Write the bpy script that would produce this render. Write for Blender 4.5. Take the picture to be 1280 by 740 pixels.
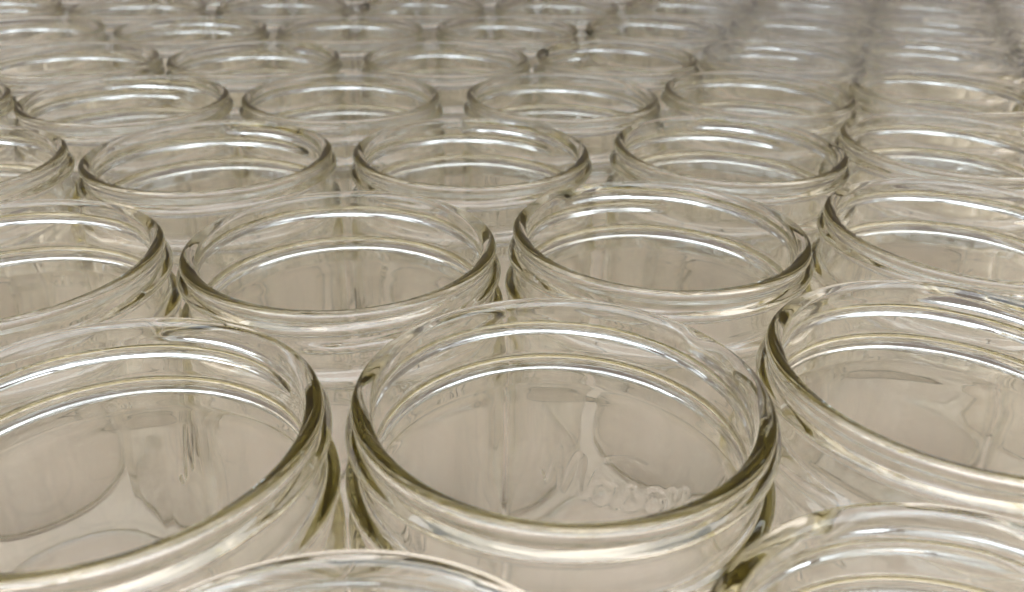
import bpy, math, random
import numpy as np
from mathutils import Matrix, Vector

sc = bpy.context.scene
for o in list(bpy.data.objects):
    bpy.data.objects.remove(o)
random.seed(7)
rng = np.random.RandomState(7)

# ------------------------------------------------------------------ camera
SINK = 0.0012                       # how far the soft board gives under a jar
JAR_H = 0.125 - SINK                # the mouths of the jars lie in this plane
CAM_H = 0.09467                     # camera above the mouths
PITCH, ROLL = 0.47010, 0.01935
cam_data = bpy.data.cameras.new("camera")
cam_data.sensor_width = 36.0
cam_data.lens = 36.0 * 1114.18 / 1280.0
cam_data.clip_start = 0.005
cam_data.clip_end = 50.0
cam_data.dof.use_dof = True
cam_data.dof.focus_distance = 0.215
cam_data.dof.aperture_fstop = 19.0
cam = bpy.data.objects.new("camera", cam_data)
sc.collection.objects.link(cam)
fwd = Vector((0, math.cos(PITCH), -math.sin(PITCH)))
rgt = Vector((1, 0, 0))
upv = rgt.cross(fwd)
r2 = rgt * math.cos(ROLL) + upv * math.sin(ROLL)
u2 = upv * math.cos(ROLL) - rgt * math.sin(ROLL)
M = Matrix((r2, u2, -fwd)).transposed().to_4x4()
M.translation = (0, 0, JAR_H + CAM_H)
cam.matrix_world = M
sc.camera = cam

# ------------------------------------------------------------------ room light
world = bpy.data.worlds.new("World")
sc.world = world
world.use_nodes = True
bg = world.node_tree.nodes["Background"]
bg.inputs[0].default_value = (0.95, 0.80, 0.72, 1)      # light bounced around a warm-walled room
bg.inputs[1].default_value = 0.2

def ceiling_light(loc, size, power, rz=0.0, col=(0.80, 0.90, 1.0), name="ceiling_light"):
    d = bpy.data.lights.new(name, 'AREA')
    d.shape = 'RECTANGLE'
    d.size, d.size_y = size
    d.energy = power
    d.color = col
    o = bpy.data.objects.new(name, d)
    o.location = loc
    o.rotation_euler = (0, 0, rz)
    sc.collection.objects.link(o)
    return o

# the lit stretch of ceiling overhead, and two thinner rows of tubes farther down the room
ceiling_light((0.2, -0.75, 2.45), (5.0, 2.7), 205.0, name="ceiling_glow", col=(0.80, 0.90, 1.0))
for y in (1.1, 2.4):
    ceiling_light((0.2, y, 2.38), (5.0, 0.10), 3.0)

sc.view_settings.view_transform = 'Standard'
sc.view_settings.look = 'None'
sc.view_settings.exposure = -0.08
sc.view_settings.gamma = 1.0
sc.view_settings.use_curve_mapping = False

cy = sc.cycles
cy.max_bounces = 96
cy.transmission_bounces = 96
cy.glossy_bounces = 96
cy.diffuse_bounces = 8
cy.transparent_max_bounces = 24
cy.caustics_reflective = True
cy.caustics_refractive = True
cy.blur_glossy = 0.3
cy.sample_clamp_indirect = 12.0
cy.use_adaptive_sampling = True
cy.adaptive_threshold = 0.04
cy.time_limit = 650.0
cy.use_denoising = True

# ------------------------------------------------------------------ materials
def new_mat(name):
    m = bpy.data.materials.new(name)
    m.use_nodes = True
    nt = m.node_tree
    return m, nt, nt.nodes["Principled BSDF"]

def glass_material():
    """Clear soda glass. The colour is that of the light path inside the wall: nothing is lost where a ray
    meets the glass from the air, and a ray leaving the glass has lost more the flatter it ran through the wall."""
    m = bpy.data.materials.new("clear_glass")
    m.use_nodes = True
    nt = m.node_tree
    nt.nodes.remove(nt.nodes["Principled BSDF"])
    L = nt.links.new
    geo = nt.nodes.new("ShaderNodeNewGeometry")
    dot = nt.nodes.new("ShaderNodeVectorMath"); dot.operation = 'DOT_PRODUCT'
    L(geo.outputs["Normal"], dot.inputs[0]); L(geo.outputs["Incoming"], dot.inputs[1])
    ab = nt.nodes.new("ShaderNodeMath"); ab.operation = 'ABSOLUTE'
    L(dot.outputs["Value"], ab.inputs[0])
    mx = nt.nodes.new("ShaderNodeMath"); mx.operation = 'MAXIMUM'; mx.inputs[1].default_value = 0.2
    L(ab.outputs[0], mx.inputs[0])
    sq = nt.nodes.new("ShaderNodeMath"); sq.operation = 'POWER'; sq.inputs[1].default_value = 2.0
    L(mx.outputs[0], sq.inputs[0])
    inv = nt.nodes.new("ShaderNodeMath"); inv.operation = 'DIVIDE'
    L(geo.outputs["Backfacing"], inv.inputs[0]); L(sq.outputs[0], inv.inputs[1])
    comb = nt.nodes.new("ShaderNodeCombineColor")
    for k, t in enumerate(GLASS_TINT):
        p = nt.nodes.new("ShaderNodeMath"); p.operation = 'POWER'
        p.inputs[0].default_value = t
        L(inv.outputs[0], p.inputs[1]); L(p.outputs[0], comb.inputs[k])
    g = nt.nodes.new("ShaderNodeBsdfGlass")
    g.inputs["Roughness"].default_value = 0.0
    g.inputs["IOR"].default_value = 1.52
    L(comb.outputs[0], g.inputs["Color"])
    L(g.outputs[0], nt.nodes["Material Output"].inputs["Surface"])
    return m

GLASS_TINT = (0.9882, 0.9870, 0.9740)

def board_material():
    m, nt, b = new_mat("beige_board")
    tc = nt.nodes.new("ShaderNodeTexCoord")
    n1 = nt.nodes.new("ShaderNodeTexNoise")
    n1.inputs["Scale"].default_value = 14.0
    n1.inputs["Detail"].default_value = 6.0
    n2 = nt.nodes.new("ShaderNodeTexNoise")
    n2.inputs["Scale"].default_value = 420.0
    n2.inputs["Detail"].default_value = 3.0
    mix = nt.nodes.new("ShaderNodeMix")
    mix.data_type = 'FLOAT'
    mix.inputs[0].default_value = 0.4
    cr = nt.nodes.new("ShaderNodeValToRGB")
    cr.color_ramp.elements[0].position = 0.3
    cr.color_ramp.elements[0].color = (0.875, 0.69, 0.56, 1)
    cr.color_ramp.elements[1].position = 0.7
    cr.color_ramp.elements[1].color = (0.935, 0.775, 0.645, 1)
    nt.links.new(tc.outputs["Object"], n1.inputs["Vector"])
    nt.links.new(tc.outputs["Object"], n2.inputs["Vector"])
    nt.links.new(n1.outputs["Fac"], mix.inputs[2])
    nt.links.new(n2.outputs["Fac"], mix.inputs[3])
    nt.links.new(mix.outputs[0], cr.inputs["Fac"])
    nt.links.new(cr.outputs["Color"], b.inputs["Base Color"])
    b.inputs["Roughness"].default_value = 0.75
    bp = nt.nodes.new("ShaderNodeBump")
    bp.inputs["Strength"].default_value = 0.2
    bp.inputs["Distance"].default_value = 0.0004
    nt.links.new(n2.outputs["Fac"], bp.inputs["Height"])
    nt.links.new(bp.outputs["Normal"], b.inputs["Normal"])
    return m

GLASS = glass_material()
BOARD = board_material()

# ------------------------------------------------------------------ the surface
def board():
    s = 0.004
    x0, x1, y0, y1 = -0.62, 0.72, -0.25, 0.92
    v = [(x0, y0, -s), (x1, y0, -s), (x1, y1, -s), (x0, y1, -s),
         (x0, y0, 0), (x1, y0, 0), (x1, y1, 0), (x0, y1, 0)]
    f = [(0, 3, 2, 1), (4, 5, 6, 7), (0, 1, 5, 4), (1, 2, 6, 5), (2, 3, 7, 6), (3, 0, 4, 7)]
    me = bpy.data.meshes.new("board_surface")
    me.from_pydata(v, [], f)
    me.materials.append(BOARD)
    o = bpy.data.objects.new("board_surface", me)
    o["kind"] = "structure"
    sc.collection.objects.link(o)
board()

# ------------------------------------------------------------------ the jar
# outer profile, (radius, height below the mouth) in mm, from lip crown down to the base, then inner back up
def smooth_profile(pts, n):
    """Centripetal-ish Catmull-Rom through pts, resampled to n points."""
    P = np.array(pts, float)
    P = np.vstack([2 * P[0] - P[1], P, 2 * P[-1] - P[-2]])
    out = []
    for k in range(1, len(P) - 2):
        d = np.linalg.norm(P[k + 1] - P[k])
        m = max(2, int(math.ceil(d / n)))
        t = np.linspace(0, 1, m, endpoint=False)[:, None]
        a, b, c, e = P[k - 1], P[k], P[k + 1], P[k + 2]
        la, lb, lc = (np.linalg.norm(b - a), d, np.linalg.norm(e - c))
        m1 = d * ((c - b) / d - (c - a) / (la + d) + (b - a) / la)
        m2 = d * ((e - c) / lc - (e - b) / (lc + d) + (c - b) / d)
        h00 = 2 * t**3 - 3 * t**2 + 1; h10 = t**3 - 2 * t**2 + t
        h01 = -2 * t**3 + 3 * t**2;    h11 = t**3 - t**2
        out.append(h00 * b + h10 * m1 + h01 * c + h11 * m2)
    out.append(P[-2][None])
    return np.vstack(out)

OUTER = [(38.8, 0.0), (39.8, -0.06), (40.45, -0.4), (40.7, -1.0), (40.5, -1.9), (40.1, -2.7),
         (40.0, -6), (40.0, -9), (40.0, -12), (40.0, -14.0), (40.2, -14.7), (41.0, -15.3), (42.4, -15.9), (43.05, -16.8),
         (43.0, -17.8), (42.3, -18.6), (41.4, -19.2), (40.95, -20.0), (41.0, -21.2), (41.5, -22.8), (42.3, -24.6), (43.0, -27), (43.25, -30),
         (43.25, -40), (43.2, -50), (43.15, -60), (43.1, -70), (43.0, -80), (42.95, -90), (42.85, -100), (42.75, -110), (42.68, -117), (42.68, -120),(42.67, -123), (42.6, -124.2), (42.3, -124.7), (41.6, -124.9), (39.0, -124.95), (34.0, -124.95), (28.0, -124.95), (20.0, -124.95), (12.0, -124.95), (4.0, -124.95), (0.25, -124.95)]
INNER = [(0.25, -123.4), (4.0, -123.4), (12.0, -123.4), (20.0, -123.4), (28.0, -123.4), (34.0, -123.4), (38.6, -123.4), (39.8, -123.2),(40.6, -122.6), (41.1, -120.5), (41.2, -117), (41.1, -108), (40.9, -98), (40.6, -88), (40.4, -80), (40.05, -70), (40.1, -60), (40.15, -50), (40.2, -40), (40.15, -33), (39.8, -28), (39.1, -24.5),
         (38.1, -22), (37.4, -19.5), (37.05, -17), (36.9, -14), (36.85, -9), (36.85, -4.5), (36.75, -2.6),
         (36.8, -1.4), (37.05, -0.55), (37.7, -0.08), (38.8, 0.0)]

OUTER = [(r - (0.4 if z < -15.5 and r > 41 else 0.0), z) for r, z in OUTER]
INNER = [(r - (0.4 if z < -28 and r > 39 else 0.0), z) for r, z in INNER]
SEG = 224
LETTER_AT = math.pi                        # where round the jar the script stands, from the thread's start
TH0, TURNS, ZLOW, ZHIGH = 0.0, 1.17, -8.7, -3.5          # the screw thread: start angle, length, heights

def thread_bump(theta, z):
    """Height in mm of the screw thread at an angle and height (arrays)."""
    b = np.zeros(np.broadcast(theta, z).shape)
    for k in (0, 1):
        t = np.mod(theta - TH0, 2 * np.pi) / (2 * np.pi) + k     # turns since the start
        zc = ZLOW + (ZHIGH - ZLOW) * t / TURNS
        run = np.clip(np.minimum(t, TURNS - t) / 0.045, 0, 1)
        run = run * run * (3 - 2 * run)
        d = np.abs(z - zc)
        w = 1.4
        s = np.clip(1 - (d / w) ** 2, 0, 1)
        b = np.maximum(b, 2.0 * run * s ** 0.5)
    return b

def wobble(theta, z, seed):
    r = np.random.RandomState(seed)
    w = np.zeros(np.broadcast(theta, z).shape)
    for n in (2, 3, 4, 5, 7, 9, 12):
        for kz in (0.0, 0.03, 0.07):
            w = w + r.uniform(-1, 1) * 0.055 / (n ** 0.7) * np.cos(n * theta + kz * z + r.uniform(0, 6.28))
    for n in (9, 11, 14, 17, 21, 26):
        w = w + r.uniform(-1, 1) * 0.05 * (9.0 / n) * np.cos(n * theta + 0.012 * z + r.uniform(0, 6.28))
    return w

def jar_meshes():
    po = smooth_profile(OUTER, 0.42)
    pi_ = smooth_profile(INNER, 1.5)[:-1]
    # thin out long plain stretches of the body, keep the neck dense
    prof = []
    last = None
    for src, (r, z) in [(0, p) for p in po] + [(1, p) for p in pi_]:
        step = (0.0 if z > -21 else 0.7 if z > -30 else 1.4 if z < -112 else 3.0)
        if src == 1: step = max(step, 1.0)
        if last is not None and last[0] == src and r > 0.3 and math.hypot(r - last[1], z - last[2]) < step:
            continue
        prof.append((src, r, z)); last = (src, r, z)
    prof = np.array(prof)
    n = len(prof)
    th = np.arange(SEG) / SEG * 2 * np.pi
    TH, Z = np.meshgrid(th, prof[:, 2])
    Rr = np.repeat(prof[:, 1:2], SEG, 1)
    outer = np.repeat(prof[:, 0:1] == 0, SEG, 1)
    fall = np.clip((-Z - 13) / 15, 0, 1) * np.clip(Rr / 30, 0, 1)
    wo = wobble(TH, Z, 3) * (0.015 + 0.13 * fall)
    wi = wobble(TH, Z, 11) * (0.015 + 0.2 * fall)
    neck = outer & (Z > -14.5) & (Rr > 39)
    Rr = Rr + np.where(outer, wo, wi) * np.clip(Rr / 20, 0, 1)
    Rr = Rr + np.where(neck, thread_bump(TH, Z), 0)
    # two mould seams down the outside
    for a in (1.15, 1.15 + math.pi):
        d = np.angle(np.exp(1j * (TH - a))) * 42
        Rr = Rr + np.where(outer & (Z < -3) & (Z > -116), 0.09 * np.exp(-(d / 0.8) ** 2), 0)
    Zw = Z + np.where((Z < -117) & ~outer, wobble(TH, Rr * 0.8, 21) * 0.6, 0)
    V = np.stack([Rr * np.cos(TH), Rr * np.sin(TH), Zw + 125.0], -1).reshape(-1, 3) * 0.001
    F, tag = [], []
    for k in range(n):
        k2 = (k + 1) % n
        for s in range(SEG):
            s2 = (s + 1) % SEG
            F.append((k * SEG + s, k2 * SEG + s, k2 * SEG + s2, k * SEG + s2))
        z = 0.5 * (prof[k, 2] + prof[k2, 2])
        r = 0.5 * (prof[k, 1] + prof[k2, 1])
        if k2 == 0: z = min(z, 0)
        if prof[k, 0] == 0 and prof[k2, 0] == 1: z = -122           # the axis tube
        t = ("rim" if z > -2.0 else "screw_thread" if z > -14.4 else "bead_ring" if z > -21
             else "body" if z > -116 else "base")
        tag.append(t)
    F = np.array(F)
    tag = np.repeat(np.array(tag, dtype='U20'), SEG)
    mid = V[F].mean(1)
    on = (np.abs(np.angle(np.exp(1j * (np.arctan2(mid[:, 1], mid[:, 0]) - LETTER_AT)))) < 0.66) \
        & (mid[:, 2] > 0.058) & (mid[:, 2] < 0.084) & (np.hypot(mid[:, 0], mid[:, 1]) > 0.0415) & (tag == "body")
    tag = np.where(on, "raised_lettering", tag)
    # smooth normals of the whole closed surface, so that the parts meet without a seam
    P = V[F]
    fn = np.cross(P[:, 2] - P[:, 0], P[:, 3] - P[:, 1])
    N = np.zeros_like(V)
    for c in range(4):
        np.add.at(N, F[:, c], fn)
    N /= np.linalg.norm(N, axis=1, keepdims=True) + 1e-20
    # outward orientation
    if (N[:SEG * 60, :2] * V[:SEG * 60, :2]).sum() < 0:
        F = F[:, ::-1]; N = -N
    out = {}
    for t in ("rim", "screw_thread", "bead_ring", "body", "base"):
        ff = F[tag == t]
        idx = np.unique(ff)
        remap = -np.ones(len(V), int); remap[idx] = np.arange(len(idx))
        me = bpy.data.meshes.new(t)
        me.from_pydata(V[idx].tolist(), [], remap[ff].tolist())
        me.polygons.foreach_set("use_smooth", [True] * len(me.polygons))
        me.normals_split_custom_set_from_vertices(N[idx].tolist())
        me.materials.append(GLASS)
        out[t] = me
    out["raised_lettering"] = lettering_mesh(F[tag == "raised_lettering"], V, N)
    return out


# ---- raised script lettering on the side of a jar
def stroke(pts, n=10):
    P = [np.array(p, float) for p in pts]
    P = [2 * P[0] - P[1]] + P + [2 * P[-1] - P[-2]]
    out = []
    for k in range(1, len(P) - 2):
        a, b, c, d = P[k - 1:k + 3]
        for t in np.linspace(0, 1, n, endpoint=False):
            out.append(0.5 * ((2 * b) + (c - a) * t + (2 * a - 5 * b + 4 * c - d) * t * t + (-a + 3 * b - 3 * c + d) * t ** 3))
    out.append(P[-2])
    return np.array(out)

LETTERS = [   # M a s o n, in mm, baseline at 0
    [(-1.5, 2.2), (-0.6, 0.2), (1.0, 0.9), (2.6, 6.5), (4.3, 13.2), (5.2, 13.6), (5.3, 9.0), (5.6, 1.6), (6.2, 1.0), (7.8, 5.6), (10.4, 12.4),
     (11.6, 13.6), (12.0, 11.6), (11.4, 5.0), (11.9, 0.9), (13.2, 0.5), (15.0, 2.2)],
    [(20.6, 6.0), (18.6, 7.4), (16.3, 6.3), (15.3, 3.4), (16.2, 0.7), (18.2, 0.2), (20.0, 2.0), (20.9, 5.0), (21.1, 7.0), (20.8, 3.0), (21.4, 0.5), (22.8, 0.8), (24.0, 2.6)],
    [(24.0, 2.6), (25.6, 6.2), (26.4, 7.9), (26.8, 6.0), (28.2, 3.2), (27.6, 0.7), (25.6, 0.1), (24.4, 1.0)],
    [(28.2, 1.0), (30.0, 2.2), (31.6, 5.8), (33.0, 7.2), (31.2, 6.4), (30.4, 3.4), (31.4, 0.6), (33.4, 0.3), (35.0, 2.6), (34.8, 5.8), (33.2, 7.2), (34.6, 6.0), (36.4, 6.2)],
    [(13.5, 5.5), (15.5, 11.0), (19.5, 15.5), (25.0, 17.0), (29.5, 15.5)],
    [(36.4, 6.2), (37.6, 7.0), (38.0, 4.0), (37.8, 0.3), (38.6, 4.0), (40.6, 7.0), (42.0, 6.2), (41.8, 2.4), (42.6, 0.4), (44.6, 2.0)],
]

def letter_height(u, v):
    """Height in mm of the moulded script at arc length u and height v (mm, baseline 0)."""
    h = np.zeros(u.shape)
    for st in LETTERS:
        fine = len(st) == 5                        # the sweeping line over the word is slighter
        d = np.full(u.shape, 99.0)
        for p in stroke(st):
            d = np.minimum(d, np.hypot(u - p[0], v - p[1]))
        h = np.maximum(h, (0.1 if fine else 0.34) * np.exp(-(d / (0.6 if fine else 0.8)) ** 2.2))
    return h

def lettering_mesh(quads, V, N):
    """The patch of wall that carries the script: each wall face cut finer and raised along the strokes."""
    nu, nv = 4, 9
    verts, norms, faces = [], [], []
    key = {}
    for q in quads:
        P, Q = V[q], N[q]                         # k,s | k2,s | k2,s2 | k,s2
        ids = {}
        for a in range(nu + 1):
            for b in range(nv + 1):
                fa, fb = a / nu, b / nv
                w = ((1 - fa) * (1 - fb), (1 - fa) * fb, fa * fb, fa * (1 - fb))
                p = w[0] * P[0] + w[1] * P[1] + w[2] * P[2] + w[3] * P[3]
                kk = tuple(np.round(p * 1e6).astype(int))
                if kk not in key:
                    key[kk] = len(verts)
                    n = w[0] * Q[0] + w[1] * Q[1] + w[2] * Q[2] + w[3] * Q[3]
                    verts.append(p); norms.append(n / np.linalg.norm(n))
                ids[a, b] = key[kk]
        for a in range(nu):
            for b in range(nv):
                faces.append((ids[a, b], ids[a, b + 1], ids[a + 1, b + 1], ids[a + 1, b]))
    P = np.array(verts); Nn = np.array(norms)
    th = np.angle(np.exp(1j * (np.arctan2(P[:, 1], P[:, 0]) - LETTER_AT)))
    u = th * 43.0 + 22.5
    v = P[:, 2] * 1000 - (125.0 - 63.0)
    e = 0.05
    h = letter_height(u, v)
    hu = (letter_height(u + e, v) - letter_height(u - e, v)) / (2 * e)
    hv = (letter_height(u, v + e) - letter_height(u, v - e)) / (2 * e)
    rad = np.stack([np.cos(th + LETTER_AT), np.sin(th + LETTER_AT), 0 * th], 1)
    tan = np.stack([-np.sin(th + LETTER_AT), np.cos(th + LETTER_AT), 0 * th], 1)
    P = P + rad * h[:, None] * 0.001
    Nn = Nn - tan * hu[:, None] - np.array([[0, 0, 1.0]]) * hv[:, None]
    Nn /= np.linalg.norm(Nn, axis=1, keepdims=True)
    me = bpy.data.meshes.new("raised_lettering")
    me.from_pydata(P.tolist(), [], faces)
    me.polygons.foreach_set("use_smooth", [True] * len(me.polygons))
    me.normals_split_custom_set_from_vertices(Nn.tolist())
    me.materials.append(GLASS)
    return me

MESH = jar_meshes()

# ------------------------------------------------------------------ laying the jars out
O0 = np.array((0.01028, 0.14588)); A0 = np.array((0.08762, 0.01060)); B0 = np.array((-0.05585, 0.07020))
KNOWN = {(0, 0): (.0105, .1461), (0, 1): (-.0451, .2151), (1, 1): (.0406, .2290), (0, 2): (-.1026, .2896), (1, 2): (-.0144, .2996),
         (2, 2): (.0768, .3086), (0, 3): (-.1581, .3593), (1, 3): (-.0715, .3710), (2, 3): (.0200, .3780), (1, 4): (-.1278, .4362),
         (2, 4): (-.0360, .4433), (3, 4): (.0493, .4543), (-1, 0): (-.0752, .1326), (1, 0): (.0947, .1597), (-1, 1): (-.1308, .2035),
         (2, 1): (.1309, .2370), (-1, -1): (-.0209, .0616), (0, -1): (.0644, .0749)}
# turn of each jar about its axis, degrees, where the photograph shows where its thread begins
TURN = {(0, 0): 345, (1, 1): 75, (0, 1): 262, (0, 2): 42, (1, 2): 40, (2, 2): 42, (-1, 0): 38, (-1, 1): 200, (1, 0): 25, (2, 1): 225, (0, 3): 70}
VISIBLE = {-1: range(-1, 1), 0: range(-1, 2), 1: range(-1, 3), 2: range(-1, 4), 3: range(-1, 5), 4: range(0, 7), 5: range(0, 8), 6: range(0, 9)}
EXTRA = {-1: (-2, 1), 0: (-2, 2), 1: (-2, 3), 2: (-2, 4), 3: (-2, 5), 4: (-1,), 5: (-1,), 6: (-1,), 7: range(0, 10), 8: range(1, 10), 9: range(1, 11)}

cells, pos, fixed = [], [], []
for table in (VISIBLE, EXTRA):
    for j, row in table.items():
        for i in row:
            q = KNOWN.get((i, j))
            fixed.append(q is not None)
            if q is None:
                q = O0 + i * A0 + j * B0 + rng.uniform(-0.0006, 0.0006, 2)
            cells.append((i, j)); pos.append(np.array(q, float))
pos = np.array(pos)
DMIN = 0.0858
for it in range(400):                                   # nudge apart any two that would touch
    moved = 0
    for a in range(len(pos)):
        d = pos - pos[a]
        L = np.hypot(d[:, 0], d[:, 1])
        for b in np.where((L < DMIN) & (L > 0))[0]:
            push = (DMIN - L[b]) / L[b] * d[b]
            pos[b] += 0.5 * push; pos[a] -= 0.5 * push
            moved = 1
    if not moved:
        break

def ordinal(n):
    return ["first", "second", "third", "fourth", "fifth", "sixth", "seventh", "eighth", "ninth", "tenth"][n]

SPECIAL = {
    (0, 0): "large open glass jar in sharp focus at the centre of the foreground",
    (-1, 0): "open glass jar cut by the left edge, beside the central foreground jar",
    (1, 0): "open glass jar cut by the right edge, beside the central foreground jar",
    (-1, -1): "frontmost glass jar, only its back rim showing at the bottom centre",
    (0, -1): "frontmost glass jar cut off at the bottom right corner",
}
ROWNAME = {1: "second full row", 2: "third full row", 3: "fourth full row", 4: "fifth full row", 5: "sixth full row", 6: "farthest row"}

def jar(i, j, xy):
    root = bpy.data.objects.new("glass_jar", None)
    root.empty_display_size = 0.03
    root.location = (xy[0], xy[1], -SINK)
    turn = TURN.get((i, j), random.uniform(0, 360))
    root.rotation_euler = (0, 0, math.radians(turn))
    root["category"] = "glass jar"
    root["group"] = "open glass jars packed in rows"
    if (i, j) in SPECIAL:
        root["label"] = SPECIAL[(i, j)]
    elif j in VISIBLE and i in VISIBLE[j]:
        k = list(VISIBLE[j]).index(i)
        root["label"] = "open clear glass jar, %s from the left in the %s from the front" % (ordinal(k), ROWNAME[j])
        if j == 6:
            root["label"] = "blurred glass jar, %s from the left in the farthest row at the top edge" % ordinal(k)
    else:
        if j >= 7:
            root["label"] = "open clear glass jar behind the farthest row in view"
            root["group"] = "glass jars behind the farthest row in view"
        elif i < 0:
            root["label"] = "open clear glass jar just outside the left edge of the picture"
            root["group"] = "glass jars outside the left edge"
        else:
            root["label"] = "open clear glass jar just outside the right edge of the picture"
            root["group"] = "glass jars outside the right edge"
    sc.collection.objects.link(root)
    for t, me in MESH.items():
        c = bpy.data.objects.new(t, me)
        c.parent = root
        if t == "raised_lettering":
            c["label"] = "raised script lettering moulded into the glass"
        sc.collection.objects.link(c)
    return root

for (i, j), xy in zip(cells, pos):
    jar(i, j, xy)

# ------------------------------------------------------------------ the clear film over the far right corner
def film_material():
    m = bpy.data.materials.new("clear_film")
    m.use_nodes = True
    nt = m.node_tree
    nt.nodes.remove(nt.nodes["Principled BSDF"])
    L = nt.links.new
    tr = nt.nodes.new("ShaderNodeBsdfTransparent"); tr.inputs[0].default_value = (0.97, 0.965, 0.96, 1)
    df = nt.nodes.new("ShaderNodeBsdfDiffuse"); df.inputs[0].default_value = (0.9, 0.88, 0.88, 1)
    gl = nt.nodes.new("ShaderNodeBsdfGlossy"); gl.inputs["Roughness"].default_value = 0.03
    fr = nt.nodes.new("ShaderNodeFresnel"); fr.inputs["IOR"].default_value = 1.45
    mn = nt.nodes.new("ShaderNodeMath"); mn.operation = 'MINIMUM'; mn.inputs[1].default_value = 0.2
    tc = nt.nodes.new("ShaderNodeTexCoord")
    nz = nt.nodes.new("ShaderNodeTexNoise"); nz.inputs["Scale"].default_value = 38.0; nz.inputs["Detail"].default_value = 4.0
    bp = nt.nodes.new("ShaderNodeBump"); bp.inputs["Strength"].default_value = 1.0; bp.inputs["Distance"].default_value = 0.02
    m1 = nt.nodes.new("ShaderNodeMixShader"); m1.inputs[0].default_value = 0.035
    m2 = nt.nodes.new("ShaderNodeMixShader")
    L(tc.outputs["Object"], nz.inputs["Vector"]); L(nz.outputs["Fac"], bp.inputs["Height"])
    L(bp.outputs["Normal"], gl.inputs["Normal"]); L(bp.outputs["Normal"], fr.inputs["Normal"])
    L(tr.outputs[0], m1.inputs[1]); L(df.outputs[0], m1.inputs[2])
    L(fr.outputs[0], mn.inputs[0]); L(mn.outputs[0], m2.inputs[0])
    L(m1.outputs[0], m2.inputs[1]); L(gl.outputs[0], m2.inputs[2])
    L(m2.outputs[0], nt.nodes["Material Output"].inputs["Surface"])
    return m

def film():
    """A torn sheet resting on the mouths: its near-left edge wanders, it sags a little and is full of creases."""
    r = np.random.RandomState(5)
    # corners of the sheet on the plane of the mouths (metres): near-left corner, along the near edge, along the left edge
    o, ex, ey = np.array((0.078, 0.40)), np.array((0.36, 0.020)), np.array((0.075, 0.36))
    nx, ny = 110, 100
    waves = [(r.uniform(0, math.pi), r.uniform(40, 320), r.uniform(0, 6.28)) for _ in range(26)]
    V, F = [], []
    for b in range(ny + 1):
        for a in range(nx + 1):
            fa, fb = a / nx, b / ny
            ragx = (0.010 * math.sin(fb * 23) + 0.006 * math.sin(fb * 61 + 1)) * (1 - fa)
            ragy = (0.012 * math.sin(fa * 17 + 2) + 0.006 * math.sin(fa * 53)) * (1 - fb)
            p = o + fa * ex + fb * ey + np.array((ragx, ragy))
            h = 0.0
            for an, k, ph in waves:
                c = math.sin((p[0] * math.cos(an) + p[1] * math.sin(an)) * k + ph)
                h += (1 - abs(c)) ** 3 * 60.0 / (k + 60.0)
            curl = 0.0035 * math.exp(-fa * 30) * (0.5 + 0.5 * math.sin(fb * 31)) + 0.003 * math.exp(-fb * 30) * (0.5 + 0.5 * math.sin(fa * 27))
            V.append((p[0], p[1], JAR_H + 0.0012 + 0.0016 * h + curl))
    for b in range(ny):
        for a in range(nx):
            k = b * (nx + 1) + a
            F.append((k, k + 1, k + nx + 2, k + nx + 1))
    me = bpy.data.meshes.new("plastic_film")
    me.from_pydata(V, [], F)
    me.polygons.foreach_set("use_smooth", [True] * len(me.polygons))
    me.materials.append(film_material())
    ob = bpy.data.objects.new("plastic_film", me)
    ob["label"] = "crinkled sheet of clear plastic film lying over the far right jars"
    ob["category"] = "plastic film"
    sc.collection.objects.link(ob)
film()
